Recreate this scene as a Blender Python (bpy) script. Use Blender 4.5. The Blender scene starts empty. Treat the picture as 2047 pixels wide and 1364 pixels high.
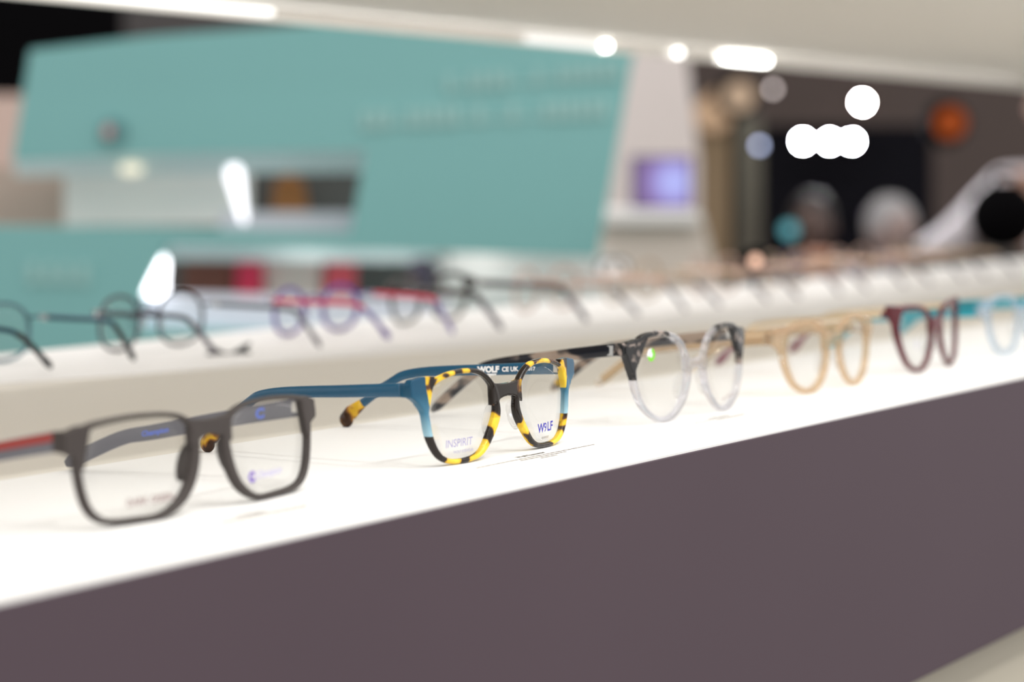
import bpy, bmesh, math, random
from mathutils import Vector, Matrix
random.seed(7)
S = bpy.context.scene
COL = S.collection
MM = 0.001
TZ = 1.05                                   # height of the display surface above the floor

# ------------------------------------------------------------------ camera, world, lights
FPX, CX, CY = 4400.0, 1023.5, 682.0
PITCH, YAW = math.radians(4.3927), math.radians(33.2067)
CAMZ = TZ + 0.134
cam_d = bpy.data.cameras.new('camera')
cam = bpy.data.objects.new('camera', cam_d); COL.objects.link(cam)
cam.location = (0, 0, CAMZ)
cam.rotation_euler = (math.pi/2 - PITCH, 0, YAW - math.pi/2)
cam_d.sensor_width = 36.0
cam_d.lens = FPX*36.0/2047.0
cam_d.clip_start = 0.02
cam_d.dof.use_dof = True
cam_d.dof.focus_distance = 1.063
cam_d.dof.aperture_fstop = 5.05
S.camera = cam

w = bpy.data.worlds.new('hall_air'); S.world = w; w.use_nodes = True
bg = w.node_tree.nodes['Background']
bg.inputs[0].default_value = (1.0, 0.975, 0.95, 1); bg.inputs[1].default_value = 1.12

S.view_settings.view_transform = 'Standard'
S.view_settings.look = 'None'
S.view_settings.exposure = 0.0
S.view_settings.gamma = 1.0
S.view_settings.use_curve_mapping = False
S.cycles.use_denoising = True
S.cycles.max_bounces = 12
S.cycles.transparent_max_bounces = 24
S.cycles.transmission_bounces = 10

def spot(name, loc, target, power, size_deg, blend=0.5, radius=0.04, color=(1, .97, .93)):
    l = bpy.data.lights.new(name, 'SPOT'); l.energy = power; l.color = color
    l.spot_size = math.radians(size_deg); l.spot_blend = blend; l.shadow_soft_size = radius
    o = bpy.data.objects.new(name, l); COL.objects.link(o); o.location = loc
    d = Vector(target) - Vector(loc); o.rotation_euler = d.to_track_quat('-Z', 'Y').to_euler()
    return o
def area(name, loc, target, power, sx, sy, color=(1, .97, .93)):
    l = bpy.data.lights.new(name, 'AREA'); l.energy = power; l.color = color
    l.shape = 'RECTANGLE'; l.size = sx; l.size_y = sy
    o = bpy.data.objects.new(name, l); COL.objects.link(o); o.location = loc
    d = Vector(target) - Vector(loc); o.rotation_euler = d.to_track_quat('-Z', 'Y').to_euler()
    return o
# track of spots in front of the display (elevation about 52 degrees on to the near deck)
for i, x in enumerate((0.1, 1.1, 2.1)):
    spot('track_spot', (x, -1.25, TZ+2.5), (x+0.25, 0.6, TZ), 70, 52, 0.9, 0.04)
# track on the other side of the display
for i, x in enumerate((1.2, 2.6)):
    spot('track_spot_rear', (x, 2.95, TZ+2.5), (x+0.1, 1.1, TZ), 95, 50, 0.9, 0.05, (1, .97, .96))
# the hall's big overhead panels
# added fill under the tier's front and rear edge, brightening the shaded middle
area('tier_fill', (1.3, 0.535, TZ+.268), (1.3, 0.95, TZ), 1.9, 2.8, .02)
area('tier_fill_rear', (1.6, 1.185, TZ+.268), (1.6, 0.80, TZ), 1.2, 3.2, .02)
# added fill lights, unseen, brightening the dark lower slot of the teal unit
for x_, y_ in ((2.95, 2.0), (2.86, 2.12), (2.80, 2.24)):
    area('slot_fill', (x_-.02, y_-.02, 1.050), (x_+.12, y_+.10, 0.93), .06, .05, .05)
area('hall_panel', (1.0, -1.0, 4.6), (1.0, 0.6, 1.0), 60, 3.0, 1.2)
area('hall_panel_rear', (3.0, 3.0, 4.6), (3.4, 5.6, 1.0), 60, 3.0, 2.0)

# ------------------------------------------------------------------ picking points along a viewing ray
FW = Vector((math.cos(YAW)*math.cos(PITCH), math.sin(YAW)*math.cos(PITCH), -math.sin(PITCH)))
RT = Vector((math.sin(YAW), -math.cos(YAW), 0)); UP = RT.cross(FW)
FH = Vector((math.cos(YAW), math.sin(YAW), 0))
def at(px, py, D):
    """world point seen at this place, at horizontal distance D ahead"""
    r = FW + RT*((px-CX)/FPX) - UP*((py-CY)/FPX)
    return Vector((0, 0, CAMZ)) + r*(D/r.dot(FH))

# ------------------------------------------------------------------ helpers
def tag(o, label=None, cat=None, group=None, kind=None):
    if label: o['label'] = label
    if cat: o['category'] = cat
    if group: o['group'] = group
    if kind: o['kind'] = kind
    return o
def empty(name, loc, rz=0, **k):
    o = bpy.data.objects.new(name, None); COL.objects.link(o)
    o.location = loc; o.rotation_euler = (0, 0, rz); o.empty_display_size = .02
    return tag(o, **k)
def mesh_obj(name, verts, faces, mat, parent=None, smooth=True):
    me = bpy.data.meshes.new(name); me.from_pydata([tuple(v) for v in verts], [], faces); me.update()
    bm = bmesh.new(); bm.from_mesh(me); bmesh.ops.recalc_face_normals(bm, faces=bm.faces); bm.to_mesh(me); bm.free()
    if smooth:
        for p in me.polygons: p.use_smooth = True
    if mat: me.materials.append(mat)
    o = bpy.data.objects.new(name, me); COL.objects.link(o)
    if parent: o.parent = parent
    return o
class MB:
    def __init__(s): s.v, s.f = [], []
    def add(s, v, f):
        n = len(s.v); s.v += [Vector(q) for q in v]; s.f += [[i+n for i in q] for q in f]; return s
    def box(s, a, b):
        x0, y0, z0 = a; x1, y1, z1 = b
        return s.add([(x0,y0,z0),(x1,y0,z0),(x1,y1,z0),(x0,y1,z0),(x0,y0,z1),(x1,y0,z1),(x1,y1,z1),(x0,y1,z1)],
                     [(0,3,2,1),(4,5,6,7),(0,1,5,4),(1,2,6,5),(2,3,7,6),(3,0,4,7)])
    def prism(s, pts, y0, y1):
        """polygon of (u, z) extruded in y"""
        n = len(pts)
        s.add([(u, y0, z) for u, z in pts]+[(u, y1, z) for u, z in pts],
              [list(range(n))[::-1], list(range(n, 2*n))]+[(i, (i+1) % n, n+(i+1) % n, n+i) for i in range(n)])
        return s
    def ring(s, rings, closed=False, caps=True):
        m = len(rings[0]); n = len(rings)
        f = []
        for i in range(n if closed else n-1):
            j = (i+1) % n
            for k in range(m):
                l = (k+1) % m
                f.append((i*m+k, i*m+l, j*m+l, j*m+k))
        if caps and not closed:
            f.append(list(range(m))[::-1]); f.append([(n-1)*m+k for k in range(m)])
        return s.add([p for r in rings for p in r], f)
    def tube(s, path, rad, m=10):
        """round tube, rad a number or a list"""
        P = [Vector(p) for p in path]; n = len(P); R = rad if isinstance(rad, (list, tuple)) else [rad]*n
        rings = []
        ref = Vector((0, 0, 1))
        for i in range(n):
            t = (P[min(i+1, n-1)]-P[max(i-1, 0)]).normalized()
            a = t.cross(ref)
            if a.length < .1: a = t.cross(Vector((1, 0, 0)))
            a.normalize(); b = a.cross(t).normalized()
            rings.append([P[i]+(a*math.cos(2*math.pi*k/m)+b*math.sin(2*math.pi*k/m))*R[i] for k in range(m)])
        return s.ring(rings)
    def ball(s, c, r, n=12, sc=(1, 1, 1)):
        rings = []
        c = Vector(c)
        for i in range(1, n):
            a = math.pi*i/n
            rings.append([c+Vector((math.sin(a)*math.cos(2*math.pi*k/(2*n))*r*sc[0], math.sin(a)*math.sin(2*math.pi*k/(2*n))*r*sc[1], math.cos(a)*r*sc[2])) for k in range(2*n)])
        return s.ring(rings)
    def build(s, name, mat, parent=None, smooth=True, scale=MM):
        return mesh_obj(name, [v*scale for v in s.v], s.f, mat, parent, smooth)
def bevel(o, wd=.001, seg=3):
    m = o.modifiers.new('bevel', 'BEVEL'); m.width = wd; m.segments = seg; m.limit_method = 'ANGLE'
    for p in o.data.polygons: p.use_smooth = False
    return o
def cr_closed(pts, n):
    """closed Catmull-Rom through control points (tuples of any length), resampled to n points"""
    m = len(pts); out = []
    for i in range(n):
        t = i*m/n; k = int(t); f = t-k
        p0, p1, p2, p3 = (pts[(k+j-1) % m] for j in range(4))
        out.append(tuple(.5*((2*b)+(-a+c)*f+(2*a-5*b+4*c-d)*f*f+(-a+3*b-3*c+d)*f**3) for a, b, c, d in zip(p0, p1, p2, p3)))
    return out
def cr_open(pts, n):
    P = [pts[0]]+list(pts)+[pts[-1]]; m = len(pts)-1; out = []
    for i in range(n):
        t = min(i*m/(n-1), m-1e-6); k = int(t); f = t-k
        p0, p1, p2, p3 = P[k:k+4]
        out.append(tuple(.5*((2*b)+(-a+c)*f+(2*a-5*b+4*c-d)*f*f+(-a+3*b-3*c+d)*f**3) for a, b, c, d in zip(p0, p1, p2, p3)))
    return out

# ------------------------------------------------------------------ materials
def L(*c):
    return tuple((x/12.92 if x <= .04045 else ((x+.055)/1.055)**2.4) for x in [v/255. for v in c])+(1,)
def nodes(m):
    m.use_nodes = True; return m.node_tree.nodes, m.node_tree.links
def mat(name, col, rough=.5, metal=0, var=.04, scale=40, bump=0, spec=.5, emit=None, es=0):
    m = bpy.data.materials.new(name); N, K = nodes(m); b = N['Principled BSDF']
    b.inputs['Roughness'].default_value = rough; b.inputs['Metallic'].default_value = metal
    b.inputs['Specular IOR Level'].default_value = spec
    tc = N.new('ShaderNodeTexCoord'); no = N.new('ShaderNodeTexNoise'); no.inputs['Scale'].default_value = scale
    K.new(tc.outputs['Object'], no.inputs['Vector'])
    mx = N.new('ShaderNodeMix'); mx.data_type = 'RGBA'
    mx.inputs['A'].default_value = tuple(c*(1-var) for c in col[:3])+(1,)
    mx.inputs['B'].default_value = tuple(min(1, c*(1+var)) for c in col[:3])+(1,)
    K.new(no.outputs['Fac'], mx.inputs['Factor']); K.new(mx.outputs['Result'], b.inputs['Base Color'])
    if bump:
        bp = N.new('ShaderNodeBump'); bp.inputs['Strength'].default_value = bump; bp.inputs['Distance'].default_value = .0005
        n2 = N.new('ShaderNodeTexNoise'); n2.inputs['Scale'].default_value = scale*12
        K.new(tc.outputs['Object'], n2.inputs['Vector']); K.new(n2.outputs['Fac'], bp.inputs['Height']); K.new(bp.outputs['Normal'], b.inputs['Normal'])
    if emit:
        b.inputs['Emission Color'].default_value = emit; b.inputs['Emission Strength'].default_value = es
    return m
def emis(name, col, st):
    m = bpy.data.materials.new(name); N, K = nodes(m); N.clear()
    e = N.new('ShaderNodeEmission'); o = N.new('ShaderNodeOutputMaterial')
    e.inputs[0].default_value = col; e.inputs[1].default_value = st; K.new(e.outputs[0], o.inputs[0]); return m
def lens_mat():
    m = bpy.data.materials.new('demo_lens'); N, K = nodes(m); N.clear()
    t = N.new('ShaderNodeBsdfTransparent'); t.inputs[0].default_value = (.975, .975, .97, 1)
    g = N.new('ShaderNodeBsdfGlossy'); g.inputs['Roughness'].default_value = .02
    lw = N.new('ShaderNodeLayerWeight'); lw.inputs[0].default_value = .5
    fac = math_n(N, K, 'MULTIPLY_ADD', math_n(N, K, 'POWER', lw.outputs['Facing'], 4.0), .25, .02)
    mx = N.new('ShaderNodeMixShader'); o = N.new('ShaderNodeOutputMaterial')
    K.new(fac, mx.inputs[0]); K.new(t.outputs[0], mx.inputs[1]); K.new(g.outputs[0], mx.inputs[2]); K.new(mx.outputs[0], o.inputs[0])
    return m
def acetate(name, tint, clear=.6, body=None, rough=.08, ior=1.47):
    """see-through acetate: tinted transparency, a little refraction and a glossy skin"""
    m = bpy.data.materials.new(name); N, K = nodes(m); N.clear()
    t = N.new('ShaderNodeBsdfTransparent'); t.inputs[0].default_value = tint
    d = N.new('ShaderNodeBsdfPrincipled'); d.inputs['Base Color'].default_value = body or tint; d.inputs['Roughness'].default_value = rough
    d.inputs['Transmission Weight'].default_value = .75; d.inputs['IOR'].default_value = ior
    tc = N.new('ShaderNodeTexCoord'); no = N.new('ShaderNodeTexNoise'); no.inputs['Scale'].default_value = 120
    K.new(tc.outputs['Object'], no.inputs['Vector'])
    bp = N.new('ShaderNodeBump'); bp.inputs['Strength'].default_value = .05; K.new(no.outputs['Fac'], bp.inputs['Height']); K.new(bp.outputs['Normal'], d.inputs['Normal'])
    mx = N.new('ShaderNodeMixShader'); mx.inputs[0].default_value = 1-clear
    o = N.new('ShaderNodeOutputMaterial')
    K.new(t.outputs[0], mx.inputs[1]); K.new(d.outputs[0], mx.inputs[2]); K.new(mx.outputs[0], o.inputs[0])
    return m
def math_n(N, K, op, a, b=None, c=None):
    n = N.new('ShaderNodeMath'); n.operation = op
    for i, v in enumerate((a, b, c)):
        if v is None: continue
        if isinstance(v, (int, float)): n.inputs[i].default_value = v
        else: K.new(v, n.inputs[i])
    return n.outputs[0]
def ramp(N, K, fac, stops, const=False):
    r = N.new('ShaderNodeValToRGB'); e = r.color_ramp.elements
    if const: r.color_ramp.interpolation = 'CONSTANT'
    while len(e) > 1: e.remove(e[-1])
    e[0].position, e[0].color = stops[0]
    for p, c in stops[1:]:
        x = e.new(p); x.color = c
    K.new(fac, r.inputs[0]); return r.outputs[0]
def havana(name, blue=False, stops=None, scale=95, tr=.12, seed=0, stretch=(1, 1, 1)):
    """tortoise acetate; with blue outer corners that fade downwards when asked"""
    m = bpy.data.materials.new(name); N, K = nodes(m); b = N['Principled BSDF']
    b.inputs['Roughness'].default_value = .12; b.inputs['Specular IOR Level'].default_value = .3; b.inputs['Coat Weight'].default_value = .12; b.inputs['Coat Roughness'].default_value = .04
    tc = N.new('ShaderNodeTexCoord'); mp = N.new('ShaderNodeMapping'); mp.inputs['Location'].default_value = (seed, seed*.7, seed*.3); mp.inputs['Scale'].default_value = stretch
    K.new(tc.outputs['Object'], mp.inputs[0])
    no = N.new('ShaderNodeTexNoise'); no.inputs['Scale'].default_value = scale; no.inputs['Detail'].default_value = 1.5; no.inputs['Distortion'].default_value = .35
    K.new(mp.outputs[0], no.inputs['Vector'])
    stops = stops or [(0, L(28, 20, 14)), (.455, L(30, 21, 15)), (.487, L(92, 58, 34)), (.512, L(222, 176, 30)), (.60, L(240, 205, 60)), (1, L(236, 200, 70))]
    fac = no.outputs['Fac']
    if blue:      # the sheet runs darker around the bridge
        s0 = N.new('ShaderNodeSeparateXYZ'); K.new(tc.outputs['Object'], s0.inputs[0])
        mr = N.new('ShaderNodeMapRange'); mr.inputs['From Min'].default_value = .0165; mr.inputs['From Max'].default_value = .023; mr.inputs['To Min'].default_value = -.13; mr.inputs['To Max'].default_value = 0
        K.new(math_n(N, K, 'ABSOLUTE', s0.outputs['X']), mr.inputs['Value'])
        up = math_n(N, K, 'GREATER_THAN', s0.outputs['Z'], .019)
        fac = math_n(N, K, 'ADD', fac, math_n(N, K, 'MULTIPLY', mr.outputs[0], up))
    c = ramp(N, K, fac, stops)
    if blue:
        sx = N.new('ShaderNodeSeparateXYZ'); K.new(tc.outputs['Object'], sx.inputs[0])
        ax = math_n(N, K, 'ABSOLUTE', sx.outputs['X'])
        # blue where far out from the middle and not near the bottom
        f1 = math_n(N, K, 'GREATER_THAN', ax, .0605)
        f1b = math_n(N, K, 'GREATER_THAN', math_n(N, K, 'ADD', ax, math_n(N, K, 'MULTIPLY', sx.outputs['Z'], -.2)), .0530)
        f2 = math_n(N, K, 'GREATER_THAN', sx.outputs['Z'], .0145)
        f = math_n(N, K, 'MULTIPLY', math_n(N, K, 'MAXIMUM', f1, f1b), f2)
        bl = ramp(N, K, math_n(N, K, 'MULTIPLY', sx.outputs['Z'], 20), [(0, L(150, 190, 205)), (.3, L(150, 190, 205)), (.5, L(66, 120, 146)), (.68, L(18, 76, 104)), (1, L(14, 66, 96))])
        mx = N.new('ShaderNodeMix'); mx.data_type = 'RGBA'
        K.new(f, mx.inputs['Factor']); K.new(c, mx.inputs['A']); K.new(bl, mx.inputs['B']); c = mx.outputs['Result']
    K.new(c, b.inputs['Base Color'])
    t = N.new('ShaderNodeBsdfTranslucent'); K.new(c, t.inputs[0]); ms = N.new('ShaderNodeMixShader'); ms.inputs[0].default_value = tr
    out = N['Material Output']; K.new(b.outputs[0], ms.inputs[1]); K.new(t.outputs[0], ms.inputs[2]); K.new(ms.outputs[0], out.inputs[0])
    return m
def clear_marble(name):
    """crystal acetate with a black and grey marbled layer on the upper outer corners"""
    m = bpy.data.materials.new(name); N, K = nodes(m); N.clear()
    tc = N.new('ShaderNodeTexCoord'); sx = N.new('ShaderNodeSeparateXYZ'); K.new(tc.outputs['Object'], sx.inputs[0])
    ax = math_n(N, K, 'ABSOLUTE', sx.outputs['X'])
    side = math_n(N, K, 'MULTIPLY', math_n(N, K, 'GREATER_THAN', ax, .050), math_n(N, K, 'GREATER_THAN', sx.outputs['Z'], .0245))
    top = math_n(N, K, 'MULTIPLY', math_n(N, K, 'GREATER_THAN', ax, .0285), math_n(N, K, 'GREATER_THAN', sx.outputs['Z'], .036))
    f = math_n(N, K, 'MAXIMUM', side, top)
    no = N.new('ShaderNodeTexNoise'); no.inputs['Scale'].default_value = 85; no.inputs['Detail'].default_value = 2; no.inputs['Distortion'].default_value = 1.2
    K.new(tc.outputs['Object'], no.inputs['Vector'])
    c = ramp(N, K, no.outputs['Fac'], [(0, L(14, 14, 16)), (.55, L(20, 19, 21)), (.58, L(88, 80, 76)), (.64, L(150, 136, 128)), (1, L(160, 148, 138))])
    d = N.new('ShaderNodeBsdfPrincipled'); d.inputs['Roughness'].default_value = .12; K.new(c, d.inputs['Base Color'])
    t = N.new('ShaderNodeBsdfTransparent'); t.inputs[0].default_value = (.93, .93, .965, 1)
    g = N.new('ShaderNodeBsdfPrincipled'); g.inputs['Base Color'].default_value = (.93, .93, .98, 1); g.inputs['Roughness'].default_value = .04
    g.inputs['Transmission Weight'].default_value = 1.0; g.inputs['IOR'].default_value = 1.45
    lw = N.new('ShaderNodeLayerWeight'); lw.inputs[0].default_value = .35
    fac = math_n(N, K, 'MULTIPLY_ADD', lw.outputs['Facing'], .45, .3)
    m1 = N.new('ShaderNodeMixShader'); K.new(fac, m1.inputs[0]); K.new(t.outputs[0], m1.inputs[1]); K.new(g.outputs[0], m1.inputs[2])
    m2 = N.new('ShaderNodeMixShader'); K.new(f, m2.inputs[0]); K.new(m1.outputs[0], m2.inputs[1]); K.new(d.outputs[0], m2.inputs[2])
    o = N.new('ShaderNodeOutputMaterial'); K.new(m2.outputs[0], o.inputs[0]); return m

M_LENS = lens_mat()
M_PAD = acetate('nose_pad_crystal', (.96, .96, .96, 1), .8)
M_STEEL = mat('steel', (.75, .74, .72, 1), .25, 1)
M_GOLD = mat('pale_gold_metal', (.84, .72, .54, 1), .28, 1)
M_BEIGE = mat('beige_shaded_laminate', L(222, 217, 207), .55, 0, .015, 6, .03)  # beige tone paints the shade on a table taken as white
M_WHITE = mat('white_lit_zone', (.86, .86, .855, 1), .6, 0, .01, 9, .02)
M_WHITE2 = mat('white_lit_zone_rear', (.84, .83, .82, 1), .6, 0, .01, 9, .02)
M_FASCIA = mat('plum_grey_fascia', (.088, .063, .078, 1), .62, 0, .05, 5, .12, .3)
M_PAPER = mat('label_paper', (.87, .865, .85, 1), .7, 0, .01, 30)
M_INK = mat('dark_ink', L(60, 48, 38), .8)
M_INK2 = mat('grey_ink', L(110, 98, 88), .8)

# ------------------------------------------------------------------ writing
def text_mesh(body, size, bold=0.0, shear=0.0, align='LEFT'):
    c = bpy.data.curves.new('writing', 'FONT'); c.body = body; c.size = size; c.offset = bold; c.shear = shear
    c.align_x = align; c.extrude = 0.0; c.resolution_u = 3
    o = bpy.data.objects.new('writing', c); COL.objects.link(o)
    bpy.context.view_layer.update()
    me = bpy.data.meshes.new_from_object(o.evaluated_get(bpy.context.evaluated_depsgraph_get()))
    bpy.data.objects.remove(o); bpy.data.curves.remove(c)
    vs = [v.co.copy() for v in me.vertices]; fs = [list(p.vertices) for p in me.polygons]
    bpy.data.meshes.remove(me)
    return vs, fs
def writing(name, body, size, fn, m, parent, bold=0.0, shear=0.0, align='LEFT'):
    vs, fs = text_mesh(body, size, bold, shear, align)
    me = bpy.data.meshes.new(name); me.from_pydata([tuple(Vector(fn(v.x, v.y))*MM) for v in vs], [], fs); me.update()
    me.materials.append(m); o = bpy.data.objects.new(name, me); COL.objects.link(o)
    if parent: o.parent = parent
    return o

# ------------------------------------------------------------------ the display unit
X0, X1 = -0.35, 4.6
YF, YB = 0.506, 1.205            # front and rear edge of the display
def slab(name, a, b, m, parent=None, bw=.001):
    o = MB().box(a, b).build(name, m, parent, False, 1.0)
    return bevel(o, bw)
unit = empty('display_unit', (0, 0, 0), label='long beige two tier eyewear display with a dark plum fascia along its front edge', cat='display unit')
slab('tabletop', (X0, YF+.004, TZ-.03), (X1, YB-.002, TZ-.001), M_BEIGE, unit)
slab('fascia', (X0, YF, TZ-.1686), (X1, YF+.02, TZ-.001), M_FASCIA, unit, .0006)
slab('rear_fascia', (X0, YB-.02, TZ-.1686), (X1, YB, TZ-.001), M_FASCIA, unit, .0006)
slab('base', (X0+.1, YF+.02, 0.0), (X1-.1, YB-.03, TZ-.03), mat('beige_shaded_base', L(196, 190, 174), .6, 0, .02, 6), unit, .002)  # base laminate darkened to carry the shade under the fascia
slab('upper_tier', (X0, YF, TZ+.272), (X1, YB, TZ+.42), M_BEIGE, unit, .001)
for x in (X0, X1-.03):
    slab('end_panel', (x, YF+.03, TZ-.001), (x+.03, YB-.03, TZ+.272), M_BEIGE, unit, .001)
M_LIP = mat('polished_edge_strip', (.92, .90, .86, 1), .22, .25, .02, 20)
slab('edge_strip', (X0, YB-.003, TZ+.2612), (X1, YB+.003, TZ+.272), M_LIP, unit, .001)
# white sheets under the glasses, painting the spot-lit zones of one table
def lit_zone(name, poly, m, label):
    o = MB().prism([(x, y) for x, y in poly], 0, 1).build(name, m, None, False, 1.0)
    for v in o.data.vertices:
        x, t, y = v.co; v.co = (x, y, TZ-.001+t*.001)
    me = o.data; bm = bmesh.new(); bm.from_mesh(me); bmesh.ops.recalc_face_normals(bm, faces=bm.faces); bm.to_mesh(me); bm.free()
    return tag(o, label, 'display mat')  # no mat of its own: a sheet painting a spot-lit zone
lit_zone('lit_deck_zone', [(X0, YF+.0005), (X1, YF+.0005), (X1, .7075), (X0, .7075)], M_WHITE, 'bright white liner on the near deck under the coloured plastic glasses')  # the liner is the painted lit zone of the near deck
rear_pts = [(X0, 1.32), (.9, 1.062), (1.093, 1.005), (1.18, .989), (1.371, .957), (1.652, .925), (1.875, .905), (2.27, .90), (X1, .90)]  # near edge traced along the limit of the lit area
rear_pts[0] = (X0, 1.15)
lit_zone('lit_deck_zone', rear_pts+[(X1, YB-.001), (X0, YB-.001)], M_WHITE2, 'off-white liner on the far deck under the out-of-focus glasses seen from behind')  # the liner is the painted lit zone of the far deck

# ------------------------------------------------------------------ eyeglasses builder
KW = 6.0/70**2
def wrap(u, k=KW): return k*u*u
def glasses(name, xc, yc, shape, fm, tm, tips, label, front=-1, rz=0, tilt=.05, t=4.0, hinge=(67, 36), th=(6.5, 5), bend_y=92,
            tip_mat=None, metal=False, bridge=None, corner=None, blen=None, pads=True, voxel=.45, k=KW, tt=3.2, tip_len=.8, tip_r=None, zs=1.0, group='spectacles on the far deck', drop=0):
    """front=-1: the lenses face -Y; tips: world positions of the two temple tips, nearer-X one first"""
    root = empty(name, (xc*MM, yc*MM, TZ), rz if front < 0 else rz+math.pi, label=label, cat='glasses', group=group)
    inner = cr_closed(shape, 88)
    dz = .15-min(p[1]-p[2] for p in inner)*(1 if not metal else 1)
    inner = [(p[0], (p[1]+dz)*zs, p[2]) for p in inner]
    def pt(u, y, z): return Vector((u, y+wrap(u, k)+z*tilt, z))
    f = MB(); rims = []
    for sgn in (-1, 1):
        P = [Vector((p[0]*sgn, p[1])) for p in inner]; W = [p[2] for p in inner]; n = len(P)
        rings = []
        for i in range(n):
            tg = (P[(i+1) % n]-P[i-1]).normalized(); nr = Vector((tg.y, -tg.x))
            c = sum(P, Vector((0, 0)))/n
            if nr.dot(P[i]-c) < 0: nr = -nr
            wd = W[i]
            if metal:
                rings.append([pt(P[i].x+nr.x*wd*math.cos(a), t/2+wd*math.sin(a), P[i].y+nr.y*wd*math.cos(a)) for a in [2*math.pi*q/8 for q in range(8)]])
            else:
                b = .9
                prof = [(b, 0), (wd-b, 0), (wd, b), (wd, t-b), (wd-b, t), (b, t), (0, t-b), (0, b)]
                rings.append([pt(P[i].x+nr.x*q, y, P[i].y+nr.y*q) for q, y in prof])
        if metal:
            MB.build(MB().ring(rings, True), 'rim', fm, root); 
        else: f.ring(rings, True)
        # lens
        g = MB(); lp = [pt(q.x*1.0, t/2-.8, q.y) for q in P]; lq = [pt(q.x, t/2+.5, q.y) for q in P]
        c0 = sum(P, Vector((0, 0)))/n
        def disc(y, rev):
            r1 = [pt(c0.x+(q.x-c0.x)*.5, y, c0.y+(q.y-c0.y)*.5) for q in P]; r0 = [pt(q.x, y, q.y) for q in P]
            return r0, r1, pt(c0.x, y, c0.y)
        a0, a1, ac = disc(t/2-.8, 0); b0, b1, bc = disc(t/2+.5, 1)
        vs = a0+a1+[ac]+b0+b1+[bc]; o2 = 2*n+1; fs = []
        for i in range(n):
            j = (i+1) % n
            fs += [(i, j, n+j, n+i), (n+i, n+j, 2*n), (o2+j, o2+i, o2+n+i, o2+n+j), (o2+n+j, o2+n+i, o2+2*n), (i, o2+i, o2+j, j)]
        ln = g.add(vs, fs).build('lens', M_LENS, root); rims.append(ln)
    # bridge, corners
    g, zt0, zt1, zb0, zb1 = bridge
    if metal:
        o = MB().tube([pt(u, t/2-(1-(u/g)**2)*1.5, zb0+(zt0-zb0)*(1-(u/g)**2)) for u in [g*q/6 for q in range(-6, 7)]], 1.1, 8).build('bridge', fm, root)
        for sgn in (-1, 1):
            MB().tube([pt(sgn*(corner[0][0]), t/2, corner[0][1]), pt(sgn*(hinge[0]-1), t/2, hinge[1]+.5), pt(sgn*hinge[0], t/2+3, hinge[1])], [1, 1.3, 1.1], 8).build('end_piece', fm, root)
    else:
        nb = 8; top = []; bot = []
        for i in range(nb+1):
            u = -g+2*g*i/nb; q = 1-(u/g)**2
            top.append((u, zt1+(zt0-zt1)*q)); bot.append((u, zb1+(zb0-zb1)*q))
        b = MB().prism(top+bot[::-1], .2, t-.2)
        f.add([pt(v.x, v.y, v.z) for v in b.v], b.f)
        for sgn in (-1, 1):
            b = MB().prism([(sgn*u, z) for u, z in corner], .1, t)
            f.add([pt(v.x, v.y, v.z) for v in b.v], b.f)
            # return of the end piece towards the hinge
            hu, hz = hinge
            b = MB().box((sgn*hu-2, t*.4, hz-th[0]*.5), (sgn*hu+2, 7.0, hz+th[0]*.5))
            f.add([pt(v.x, v.y, v.z) for v in b.v], b.f)
        fr = f.build('front_frame', fm, root)
        r = fr.modifiers.new('fuse', 'REMESH'); r.mode = 'VOXEL'; r.voxel_size = voxel*MM; r.use_smooth_shade = True
        s = fr.modifiers.new('soften', 'SMOOTH'); s.factor = .5; s.iterations = 5
    if pads:
        for sgn in (-1, 1):
            cu, cz = pads[:2]
            p = MB().ball((0, 0, 0), 1, 8)
            vs = []
            for v in p.v:
                a = sgn*.35
                x, y, z = v.x*2.2, v.y*3.2, v.z*8
                x, z = x*math.cos(a)-z*math.sin(a), x*math.sin(a)+z*math.cos(a)
                vs.append(pt(sgn*cu+x, 0, cz+z)+Vector((0, t+1.2+y, 0)))
            q = MB(); q.v, q.f = vs, p.f
            q.build('nose_pad', M_PAD if metal else (fm if pads is not True and len(pads) < 3 else M_PAD), root)
            if metal:
                MB().tube([pt(sgn*(cu+2.5), t/2, cz+5), pt(sgn*(cu+1), t+3, cz+4), pt(sgn*cu, t+1.5, cz)], .5, 6).build('pad_arm', fm, root)
    # temples
    temples = []
    inv = Matrix.Rotation(-root.rotation_euler.z, 4, 'Z')
    tl = [inv @ Vector((tx-xc, ty-yc, 0)) for tx, ty in tips]
    tl.sort(key=lambda v: v.x)
    for sgn, tip in zip((-1, 1), tl):
        hu, hz = hinge
        h = pt(sgn*hu, 0, hz)+Vector((0, 7.0, 0))
        r = (tip_r or th[1]*.5)
        by = h.y+(tip.y-h.y)*bend_y/128.
        tu = tip.x
        bz = hz-drop
        P = [(h.x, h.y, hz), (h.x+(tu-h.x)*.25+sgn*.8, h.y+(by-h.y)*.4, hz-.3-drop*.4), (h.x+(tu-h.x)*.6, by-2, bz-1.2),
             (h.x+(tu-h.x)*.8, by+(tip.y-by)*.33, bz-(bz-r)*.28), (tu, tip.y-r*.5, r+.2)]
        path = cr_open(P, 34)
        def sec(i, grow=0, inset=0):
            s = i/33.
            hh = (th[0]*(1-min(1, s*1.5))+th[1]*min(1, s*1.5))*.5+grow; tw = tt*.5+grow
            if tip_r and s > .9: hh = max(hh, tip_r*math.sin(min(1, (s-.86)/.08)*math.pi/2))
            a = Vector(path[max(i-1, 0)]); b2 = Vector(path[min(i+1, 33)]); tg = (b2-a).normalized()
            sd = tg.cross(Vector((0, 0, 1))).normalized(); up = sd.cross(tg).normalized()
            if s > .965: hh *= .8; tw *= .85
            if i == 33: hh *= .6; tw *= .7
            m = 12; c = Vector(path[i]); out = []
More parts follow.
